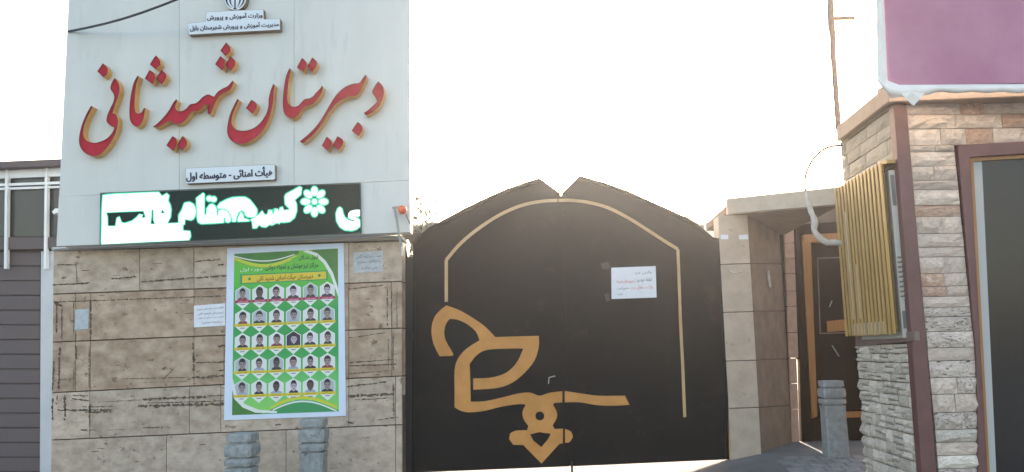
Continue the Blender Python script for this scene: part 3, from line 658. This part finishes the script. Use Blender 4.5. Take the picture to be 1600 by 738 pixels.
for k in range(len(yj)-1):
    t, bt = yj[k] + .5, yj[k+1] - .5; ee = lambda v: 1225 + (v-350)*.036
    wdt = 15 if bt < 562 else 12
    prism('brick', [(ee(t), t), (ee(t) + wdt, t-.5), (ee(bt) + wdt, bt-.5), (ee(bt), bt)], DW, .12, M['pink'], BJ, bev=.004, off=.06)
prism('light_stop', [(1224, 352), (1243, 351), (1250, 556), (1231, 556)], DW, .05, M['blackmat'], BJ, off=-.07)  # black sheet added behind the bricks to keep light out of the joints
prism('lintel_strip', [(1226, 349.5), (1262, 343.5), (1262, 346), (1226, 352)], DW, .08, M['acwhite'], BJ, off=.065)
prism('light_stop', [(1205, 344), (1227, 343), (1241, 715), (1222, 715)], DW, .1, M['blackmat'], BJ, off=0)  # black strips added to close gaps where light leaked in
prism('light_stop', [(1239, 346), (1246, 346), (1253, 562), (1246, 562)], DW, .1, M['blackmat'], BJ, off=-.0)
# wall closing the back above the door (behind the frame)
bw = prism('lobby_wall', [(1150, 325), (1380, 310), (1380, 372), (1150, 372)], YP(12.3), .15, M['soffit'], None); cp(bw, 'shaded plaster wall over the recessed dark door', 'wall')

# ================================================================== GUARD HOUSE
XG = YP(9.6).at(1332, 460).x
LF = Pl((XG, 0, 0), (-1, 0, 0))
near = LF.at(1419, 460); YN = near.y
GH = empty('guard_house', (XG + .8, YN + .8, 0), 'stone clad guard house with maroon steel corner at the right of the door', 'building')
fd = Vector((math.cos(math.radians(6)), math.sin(math.radians(6)), 0)); FF = Pl(near, (fd.y, -fd.x, 0))
YE = 9.62
zt = LF.at(1395, 155).z; z0 = -.8
b = MB(); b.prism([Vector((XG+.03, YN+.04, z0)), Vector((XG+.03, YE, z0)), Vector((XG+3.2, YE+.5, z0)), Vector((XG+3.2, YN+.04+3.2*math.tan(math.radians(6)), z0))], Vector((0, 0, zt - z0 - .02)))
b.build('core_wall', M['mortar'], GH)
# rough stones: variants
def rough(seed, k):
    rs = random.Random(seed); nx_, nz_ = 5, 3; V = []; Fc = []
    for j in range(nz_+1):
        for i in range(nx_+1):
            ed = i in (0, nx_) or j in (0, nz_)
            V.append((i/nx_ - .5 + (0 if ed else rs.uniform(-.06, .06)), -.0 if ed and False else -(.25 if ed else rs.uniform(.45, 1.0)) * k, j/nz_ - .5 + (0 if ed else rs.uniform(-.08, .08))))
    for j in range(nz_):
        for i in range(nx_): a = j*(nx_+1)+i; Fc.append((a, a+1, a+nx_+2, a+nx_+1))
    b0 = len(V); V += [(-.5, 1, -.5), (.5, 1, -.5), (.5, 1, .5), (-.5, 1, .5)]
    c = [0, nx_, (nz_+1)*(nx_+1)-1, nz_*(nx_+1)]
    Fc.append(tuple(range(0, nx_+1))[::-1] + (b0, b0+1)); Fc.append(tuple(range(c[3], c[2]+1)) + (b0+2, b0+3))
    Fc.append(tuple(j*(nx_+1) for j in range(nz_+1)) + (b0+3, b0)); Fc.append(tuple(j*(nx_+1)+nx_ for j in range(nz_, -1, -1)) + (b0+1, b0+2))
    m = bpy.data.meshes.new('stone'); m.from_pydata(V, [], Fc); m.update(); bm = bmesh.new(); bm.from_mesh(m); bmesh.ops.recalc_face_normals(bm, faces=bm.faces); bm.to_mesh(m); bm.free()
    return m
VAR = {}
for mk in ('ledge', 'ledge2', 'ledge3', 'cream', 'stained'):
    VAR[mk] = []
    for s in range(6):
        m = rough(s * 7 + len(mk), 1); m.materials.append(M[mk]); VAR[mk].append(m)
def stone(mk, cen, lx, lz, depth, rz, par=GH, name='stone'):
    o = bpy.data.objects.new(name, random.choice(VAR[mk])); COL.objects.link(o); o.parent = par
    o.location = Vector(cen) - WO[par.name]; o.scale = (lx, depth, lz); o.rotation_euler = (0, 0, rz)
    return o
def course(mk, ya, yb, za, zb, hmin, hmax, lmin, lmax, dmin, dmax):
    z = za
    while z < zb - .02:
        h = min(random.uniform(hmin, hmax), zb - z); y = ya - random.uniform(0, lmin*.5)
        while y < yb:
            l = random.uniform(lmin, lmax); y1 = min(y + l, yb); y0_ = max(y, ya)
            if y1 - y0_ > .03:
                if mk == 'ledge' and random.random() < .35:
                    q = random.uniform(.4, .6) * h
                    stone(mk, (XG + .01, (y0_+y1)/2, z + q/2), y1-y0_-.012, q-.008, random.uniform(dmin, dmax), -math.pi/2)
                    stone(mk, (XG + .01, (y0_+y1)/2, z + (q+h)/2), y1-y0_-.012, h-q-.008, random.uniform(dmin, dmax), -math.pi/2)
                else: stone(mk, (XG + .01, (y0_+y1)/2, z + h/2 + random.uniform(-.006, .006)), y1-y0_-.012, h-.008, random.uniform(dmin, dmax), -math.pi/2)
            y += l
        z += h
zl = LF.at(1380, 537).z
course('ledge', YN + .02, YE, -.3, zl, .08, .13, .12, .26, .015, .065)
zu = LF.at(1316, 292).z
course('cream', YN + .02, YE, zu - .42, zt - .02, .10, .16, .25, .7, .012, .03)
# front face split stone courses
X0 = .13
z = -.35; fz1 = FF.at(1500, 150).z
xw = lambda u, v: (FF.at(u, v) - near).dot(fd)
xfr = xw(1497, 300); zfr = FF.at(1500, 227).z
while z < fz1:
    h = random.uniform(.08, .17); x = X0; xe = xfr if z + h < zfr + .03 else 1.9
    if z < zfr < z + h: h = max(zfr - z, .05); xe = xfr
    while x < xe - .01:
        l = random.choice((.25, .35, .5, .6)) * random.uniform(.8, 1.1); x1 = min(x + l, xe)
        if xe - x1 < .08: x1 = xe
        c = near + fd * ((x+x1)/2); c.z = z + h/2
        mk = 'ledge2'; r_ = random.random()
        if r_ < .1 or (z > fz1 - .3 and r_ < .6): mk = 'ledge3'
        elif z < .9 and r_ < .3: mk = 'ledge'
        elif z < 1.75 and r_ < .8: mk = 'stained'
        stone(mk, c - FF.n * .0, x1-x-.006, h-.006, random.uniform(.03, .065), math.radians(6)); x = x1
    z += h
prism('corner_post', [(1395, 148), (1415.5, 148), (1448, 540), (1464, 745), (1441, 745), (1425.5, 540)], FF, .10, M['maroon'], GH, off=.05, bev=.004)
prism('sill_beam', [(1336, 526), (1428, 518), (1429, 533), (1337, 541)], LF, .05, M['beam'], GH, off=.04, bev=.004)
b = MB(); A1, B1, B2, A2 = LF.at(1309.5, 198, .1), LF.at(1379, 128, .1), LF.at(1391, 154, .1), LF.at(1316, 212, .1)
b.box((A1.x + .03, B1.y - .02, (A2.z+B2.z)/2), (A1.x + 3.2, YE - .12, (A1.z+B1.z)/2)); bevel(b.build('cornice', M['cornice'], GH), .01)
prism('roof_slab', [(1390, 128), (1640, 128), (1640, 150), (1390, 152)], FF, .25, M['cornice'], GH, off=.08)
WF = prism('window_frame', [(1496.5, 227), (1700, 215), (1700, 233), (1516, 246), (1543, 745), (1529, 745), (1526, 560)], FF, .1, M['maroon'], GH, off=.04, bev=.004)
WS = prism('window_sash', [(1516, 247), (1700, 236), (1700, 241), (1521, 252), (1547, 745), (1543, 745)], FF, .08, M['doorgold'], GH, off=.0)
prism('window_glass', [(1520, 250), (1700, 240), (1700, 745), (1546, 745)], FF, .01, M['glass'], GH, off=-.03)
prism('curtain', [(1520, 250), (1534, 249), (1557, 745), (1546, 745)], FF, .01, M['curtain'], GH, off=-.026)

# ---- slatted air conditioner cage
XS = XG - .15; SF = Pl((XS, 0, 0), (-1, 0, 0))
CG = empty('slatted_screen', SF.at(1360, 526), 'golden wooden slat screen around the air conditioner on the guard house side', 'screen')
n0, f0_ = SF.at(1388, 400).y, SF.at(1314, 400).y; ztop = SF.at(1350, 268).z; zbot = SF.at(1365, 524).z
NS = 13; pit = (f0_ - n0) / NS; sm = None
for i in range(NS + 1):
    y = n0 + pit * i
    zz = random.uniform(-.006, .006)
    if sm is None:
        b = MB(); b.box((XS, y, zbot), (XS + .012, y + pit*.56, ztop)); sm = bevel(b.build('slat', M['slat'], CG), .003); base = sm.location.copy(); continue
    o = sm.copy(); COL.objects.link(o); o.parent = CG; o.location = base + Vector((0, pit*i, zz))
b = MB()
for za, zb_ in ((ztop - .09, ztop - .03), (zbot + .04, zbot + .09)): b = MB(); b.box((XS + .013, n0, za), (XS + .03, f0_ + .02, zb_)); b.build('cross_rail', M['slatback'], CG)
b = MB(); b.box((XS + .040, n0 + .05, zbot + .02), (XS + .052, f0_, ztop - .01)); b.build('backing_board', M['slatback'], CG)
b = MB()
b.box((XS + .055, n0 - .01, ztop - .02), (XG + .02, f0_ + .03, ztop + .015)); b.build('top_board', M['slat'], CG)
b = MB()
for i in (3, 5): b.box((XS + .006, n0 + pit*(NS-i+.5), zbot + .18), (XS + .02, n0 + pit*(NS-i+.95), zbot + (1.35 if i == 3 else .75)))  # tall white strips paint the light showing in the slat gaps
for i in range(2, 11): b.box((XS + .006, n0 + pit*(i+.5), zbot + .01), (XS + .02, n0 + pit*(i+.95), zbot + .13))
b.build('louvre_and_gap_light', M['acwhite'], CG)
AC = empty('air_conditioner', (XG - .07, n0 + .2, zbot), 'white air conditioner casing showing at the near end of the slat screen', 'air conditioner')
ya = n0 + .02
b = MB(); b.box((XS + .08, ya, zbot - .04), (XG - .005, f0_ - .2, ztop - .08)); bevel(b.build('casing', M['acwhite'], AC), .008)
hh = ztop - zbot
b = MB(); b.box((XS + .09, ya - .006, zbot + hh*.74), (XS + .125, ya + .01, zbot + hh*.92)); b.build('recess', M['acdark'], AC)
b = MB(); b.box((XS + .09, ya - .006, zbot + hh*.03), (XS + .13, ya + .01, zbot + hh*.13)); b.build('recess', M['acdark'], AC)
for i in range(9):
    b = MB(); zz = zbot + hh*(.20 + i*.028); b.box((XS + .085, ya - .012, zz), (XG - .015, ya + .0, zz + .011)); b.build('vent_fin', M['acdark' if False else 'acwhite'], AC)
for i in range(9):
    b = MB(); zz = zbot + hh*(.20 + i*.028) + .012; b.box((XS + .087, ya - .003, zz), (XG - .02, ya + .0, zz + .018)); b.build('vent_gap', M['acdark'], AC)

# ---- banner
BP = Pl(near + Vector((0, -.55, 0)), (fd.y, -fd.x, 0))
BN = empty('wrapped_banner', BP.at(1500, 150), 'large plain purple banner with white cloth hem above the guard house', 'banner')
b = MB(); nI, nJ = 24, 12; QB = [(1374, -90), (1720, -90), (1720, 128), (1386, 134)]
V = [BP.at(*bil(QB, i/nI, j/nJ), .012*noise.noise(Vector((i*.25, j*.3, 1)))) for j in range(nJ+1) for i in range(nI+1)]
b.add(V, [(j*(nI+1)+i, j*(nI+1)+i+1, (j+1)*(nI+1)+i+1, (j+1)*(nI+1)+i) for j in range(nJ) for i in range(nI)]); b.build('banner_face', M['banner'], BN, True, False)
def loft(name, A, B, off, m, seed, amp):
    mb = MB(); n = len(A) - 1; K = 5; V = []
    for i in range(n+1):
        for k in range(K+1):
            f = k/K; p = BP.at(A[i][0]*(1-f)+B[i][0]*f, A[i][1]*(1-f)+B[i][1]*f, off + .035*math.sin(f*math.pi) + amp*noise.noise(Vector((i*.8, k*.9, seed)))); V.append(p)
    mb.add(V, [(i*(K+1)+k, i*(K+1)+k+1, (i+1)*(K+1)+k+1, (i+1)*(K+1)+k) for i in range(n) for k in range(K)]); return mb.build(name, m, BN, True, False)
n = 14
loft('hem', [(1368.5 + 1.5*i/n + (1 if i % 3 else 0)*.4, -90 + 212*i/n) for i in range(n+1)], [(1377 + 10*i/n, -90 + 226*i/n) for i in range(n+1)], .012, M['hem'], 3, .008)
n = 26
loft('hem', [(1370 + 14*min(i/3, 1) + 336*i/n, 120 + 13*min(i/2, 1) - 2*i/n) for i in range(n+1)], [(1371 + 16*min(i/2, 1) + 336*i/n, 123 + (29 if i > 0 else 4) - (7 if i > 3 else 0)*min((i-3)/3, 1) + 1.2*math.sin(i*1.7)) for i in range(n+1)], .016, M['hem'], 5, .014)
cl = MB(); Vv = [BP.at(*p, o_) for p, o_ in (((1408, 147), .03), ((1424, 144), .06), ((1445, 146), .03), ((1437, 155), .045), ((1427, 166), .02), ((1414, 153), .05))]
cl.add(Vv, [(0, 1, 5), (1, 2, 3), (1, 3, 4), (1, 4, 5)]); o = cl.build('loose_fold', M['hem'], BN, False, False); o.modifiers.new('thickness', 'SOLIDIFY').thickness = .004
prism('sign_box', [(1379, -88), (1720, -88), (1720, 130), (1389, 135)], BP, .06, M['hem'], BN, off=-.03)

# ---- pole, wires, wrapped pipe
b = MB(); PY = YP(9.5); pl_ = []; rr_ = []
for i in range(22):
    f = i/21; u = 1289.5 + 19.5*((1-f)*-.1 + f*1.0) if False else 1292 + 17*f; v = -60 + 262*f; pl_.append(PY.at(u + random.uniform(-.8, .6) * 1.0 + 1.0, v)); rr_.append((.036 if f < .6 else .031) * random.uniform(.82, 1.12))
b.tube(pl_, rr_, 10)
PO2 = empty('roof_pole', PY.at(1310, 204), 'rough rusty pole with a short crossbar on the guard house roof corner', 'pole')
b.build('pole', M['pipe'], PO2, True)
b = MB(); b.tube([PY.at(1298, 29), PY.at(1335, 28.5)], .024, 8); b.build('crossbar', M['pipe'], PO2)
PW = YP(9.45)
b = MB(); l = smooth([(1316, 227), (1292, 231), (1272, 247), (1260, 270), (1257.5, 290), (1259, 300)], 4, 80)[:21]; b.tube([PW.at(*p) for p in l], .013, 6); cp(b.build('thin_wire', M['bark']), 'thin wire looping out from the guard house corner above the wrapped pipe', 'wire')
b = MB(); l = smooth([(1259, 296), (1262, 312), (1267, 330), (1273, 345), (1272.5, 360), (1281, 372), (1292, 379), (1305, 379), (1318, 382)], 4, 80)[:33]
b.tube([PW.at(*p) for p in l], [(.016 + .018*min(i/8, 1)) * random.uniform(.85, 1.15) for i in range(len(l))], 8)
cp(b.build('wrapped_pipe', M['wrap'], None, True), 'pale bandaged air conditioner pipe bending into the slat screen', 'pipe')
for u, v0, v1, y, lb in ((1120.5, 300, 337, 10.95, 'thin rusty rod sticking up at the pillar top beside the gate'), (1257.5, 283, 300, 9.7, 'short thin rod on the canopy edge where the wire arrives')):
    b = MB(); b.tube([YP(y).at(u, v0), YP(y).at(u + .8, v1)], .009, 6); cp(b.build('metal_rod', M['pipe']), lb, 'rod')
b = MB(); P0, P1 = PANEL.at(107, 49.5, .01), YP(9.6).at(285, -4)
b.tube([P0 + (P1-P0)*f + Vector((0, 0, -.05*math.sin(min(f,1)*math.pi))) for f in [i/6 for i in range(10)]], .016, 6)
cp(b.build('overhead_cable', M['cable']), 'black cable crossing the upper left corner of the board', 'cable')
# siren lamp
SL = empty('siren_lamp', WALL.at(626, 375, .3), 'orange round warning lamp on a bent bracket at the lower right corner of the board', 'lamp')
b = MB(); c = PANEL.at(628.5, 328, .12); rv = .058; V = []; nu, nv = 12, 8
for j in range(nv+1):
    for i in range(nu): th = math.pi*j/nv; a = 2*math.pi*i/nu; V.append(c + Vector((rv*math.sin(th)*math.cos(a), rv*math.sin(th)*math.sin(a)*1.1, rv*1.0*math.cos(th))))
b.add(V, [(j*nu+i, j*nu+(i+1) % nu, (j+1)*nu+(i+1) % nu, (j+1)*nu+i) for j in range(nv) for i in range(nu)]); b.build('lens', M['orange'], SL, True)
b = MB(); b.tube([PANEL.at(616, 325, .12), PANEL.at(620, 345, .12), PANEL.at(624, 368, .12), PANEL.at(627, 385, .1)], .018, 6); b.tube([PANEL.at(613, 325, .12), PANEL.at(625, 324, .12)], .016, 6); b.tube([PANEL.at(634, 335, .1), PANEL.at(641, 350, .04)], .012, 6); b.build('bracket', M['steel'], SL)
b = MB(); l = [(84, 388.5), (200, 384), (350, 379), (500, 373), (600, 369.5), (618, 369.5), (625, 373), (628, 382), (629, 400)]
b.tube([WALL.at(*p, .05) for p in l], .011, 6); cp(b.build('conduit', M['white']), 'thin white conduit running along the top of the stone wall', 'conduit')

# ================================================================== BOLLARDS
def bollard(cx, y, zb, zt_, w_, rot, label):
    h = zt_ - zb; E_b = empty('bollard', (cx, y, zb), label, 'bollard', 'stone bollards on the pavement')
    prof = [(0, .5), (.62, .47), (.66, .485), (.683, .485), (.684, .38), (.70, .38), (.701, .5), (.735, .52), (.768, .5), (.769, .39), (.785, .39), (.786, .5), (.82, .525), (.86, .53), (.903, .505), (.904, .39), (.925, .39), (.926, .475), (.995, .475), (1, .46)]
    def ring(t, hw, k):
        s = w_ * hw; cr_ = .18*s; o = []
        for sx_, sy_ in ((-1,-1), (1,-1), (1,1), (-1,1)):
            a, c_ = (sx_*s, sy_*(s-cr_)), (sx_*(s-cr_), sy_*s); o += ([a, c_] if sx_*sy_ > 0 else [c_, a])
        jit = .003
        return [Vector((cx + p[0]*math.cos(rot) - p[1]*math.sin(rot) + jit*noise.noise(Vector((p[0]*9, k, cx))), y + p[0]*math.sin(rot) + p[1]*math.cos(rot) + jit*noise.noise(Vector((p[1]*9, k, 5+cx))), zb + h*t)) for p in o]
    def part(nm, pr, k0):
        b = MB(); n_ = 8
        for i, (t, hw) in enumerate(pr): b.v += ring(t, hw, i + k0)
        for i in range(len(pr)-1):
            for k in range(n_): k2 = (k+1) % n_; b.f.append([i*n_+k, i*n_+k2, (i+1)*n_+k2, (i+1)*n_+k]); b.m.append(0)
        b.f.append(list(range(n_))[::-1]); b.m.append(0); b.f.append([(len(pr)-1)*n_+k for k in range(n_)]); b.m.append(0)
        b.build(nm, M['bollard'], E_b)
    part('shaft', prof[:5], 0); part('lower_ring', [(.6845, .38)] + prof[5:10], 9); part('upper_ring', [(.7695, .39)] + prof[10:16], 20); part('cap', [(.9045, .39)] + prof[16:], 31)
def bpos(u0, u1, v, Y):
    a, c_ = YP(Y).at(u0, v), YP(Y).at(u1, v); return (a.x+c_.x)/2, a.z, (c_.x-a.x)
x, z, w_ = bpos(350.5, 392, 679, 9.3); bollard(x, 9.3 + w_/2, gz(x, 9.3) - .05, z, w_, math.radians(-2), 'nearest grey stone bollard, chipped at its top, under the poster left corner')
x, z, w_ = bpos(466, 504, 656, 9.9); bollard(x, 9.9 + w_/2, gz(x, 9.9) - .05, z, w_, math.radians(2), 'taller grey stone bollard overlapping the lower right of the green poster')
yb = 10.5; x, z, w_ = bpos(1279, 1322, 596, yb); zg = YP(yb).at(1300, 718).z
w_ *= .80; x += .02; bollard(x, yb + w_/2, min(zg, gz(x, yb)) - .01, z, w_, 0, 'lone grey stone bollard standing before the dark door')
b = MB(); b.tube([YP(9.28).at(398, 690), YP(9.33).at(399, 690)], .03, 7)
 
# ================================================================== SURROUNDINGS
NB = empty('neighbour_house', YP(13.5).at(40, 700), 'white framed neighbouring house front seen left of the stone wall', 'building')
NP = YP(13.5)
prism('eave', [(-80, 256), (110, 248), (110, 258), (-80, 266)], NP, .6, M['grey'], NB, off=.3)
prism('fascia', [(-80, 267), (110, 259), (110, 275), (-80, 282)], NP, .1, M['white'], NB, off=.12)
prism('clerestory_glass', [(-80, 282), (110, 274), (110, 286), (-80, 293)], NP, .03, M['darkglass'], NB, off=.05)
prism('window_head', [(-80, 290), (110, 283), (110, 287), (-80, 294)], NP, .08, M['white'], NB, off=.14)
prism('window_head', [(-80, 296), (110, 290), (110, 293), (-80, 300)], NP, .08, M['white'], NB, off=.12)
for u in (72, 10, -50): prism('mullion', [(u-2, 256), (u+2, 256), (u, 420), (u-4, 420)], NP, .08, M['white'], NB, off=.16)
prism('window_glass', [(-80, 299), (110, 292), (110, 370), (-80, 370)], NP, .03, M['darkglass'], NB, off=.06)
prism('window_sill', [(-80, 371), (110, 371), (110, 388), (-80, 392)], NP, .2, M['grey'], NB, off=.12)
prism('pier', [(64, 393), (110, 391), (110, 790), (62, 790)], NP, .3, M['plaster'], NB, off=.05)
for k in range(17): prism('shutter_slat', quad(-80, 394 + k*23, 63, 394 + k*23 + 21.5), NP, .04, M['grey'], NB, off=.03, bev=.01)
prism('core', [(-80, 262), (110, 256), (110, 790), (-80, 790)], NP, 3, M['grey'], NB, off=0)
nl = prism('wall_lamp', [(81, 331), (86, 326), (98, 325), (98, 331), (88, 333), (84, 335)], NP, .12, M['white'], None, off=.3); cp(nl, 'small white lamp on the neighbouring window beside the board edge', 'lamp')
FB = empty('far_building', YP(42).at(1095, 500), 'pale far off building top just showing over the right gate leaf', 'building')
FP = YP(42)
prism('wall', [(1088, 349), (1112, 346), (1130, 346), (1130, 560), (1088, 560)], FP, 6, M['far'], FB)
prism('stair_tower', [(1079, 325), (1091, 324), (1092, 560), (1079, 560)], FP, 3, M['far'], FB, off=.5)
prism('window', quad(1094, 352, 1100, 361), FP, .1, M['darkglass'], FB, off=.05); prism('window', quad(1104, 352, 1110, 361), FP, .1, M['darkglass'], FB, off=.05)
b = MB(); b.tube([FP.at(1074, 313), FP.at(1075, 400)], .05, 5); b.tube([FP.at(1090, 316), FP.at(1091, 326)], .04, 5); b.tube([FP.at(1087, 317), FP.at(1094, 317)], .04, 5); b.build('antenna', M['pipe'], FB)
# tree beyond the left gate leaf
TP = YP(19)
TR = empty('tree', TP.at(672, 560), 'grey green leafy tree with bare twigs behind the left gate leaf', 'tree')
b = MB(); base = TP.at(672, 600); topc = TP.at(668, 372); b.tube([base, base*.5 + topc*.5, topc], [.14, .11, .06], 7)
rs = random.Random(5)
for k in range(16):
    a = topc + Vector((rs.uniform(-.5,.8), rs.uniform(-.3,.3), rs.uniform(-.5,0))); e = TP.at(rs.uniform(645, 735), rs.uniform(305, 360) if k > 7 else rs.uniform(345, 380)); m_ = (a+e)/2 + Vector((rs.uniform(-.15,.15), 0, rs.uniform(-.1,.15)))
    b.tube([topc - Vector((0,0,.3)), a, m_, e], [.05, .03, .018, .006], 5)
b.build('trunk', M['bark'], TR)
lf = MB()
for k in range(6000):
    f = rs.random(); u = 640 + 120*rs.random(); vtop = 352 + (0 if u < 700 else (u-700)*.35) + 10*noise.noise(Vector((u*.06, 0, 0)))
    v = vtop + 130*rs.random()**1.3
    if rs.random() < .012: u, v = rs.uniform(646, 692), rs.uniform(305, 352)
    p = YP(19 + rs.uniform(-.8, .8)).at(u, v); s = rs.uniform(.04, .10)
    a = Vector((rs.gauss(0,1), rs.gauss(0,1), rs.gauss(0,1))).normalized(); c_ = a.orthogonal().normalized()
    lf.add([p - a*s, p + c_*s*.5, p + a*s, p - c_*s*.5], [(0, 1, 2, 3)])
lf.build('crown', M['leaf'], TR, fix=False)

# ================================================================== thin volume added to stand in for the warm lens glare
b = MB(); b.box((-450, -250, -2.5), (450, 450, 9.5)); hz = b.build('glare_haze', [], None); hz['kind'] = 'stuff'
hm = bpy.data.materials.new('glare_haze'); hm.use_nodes = True; t = hm.node_tree; t.nodes.clear()
ho = t.nodes.new('ShaderNodeOutputMaterial'); pv = t.nodes.new('ShaderNodeVolumePrincipled'); t.links.new(pv.outputs[0], ho.inputs['Volume'])
pv.inputs['Color'].default_value = (.93, .90, .87, 1); pv.inputs['Density'].default_value = .0008; pv.inputs['Anisotropy'].default_value = .8
hz.data.materials.append(hm)
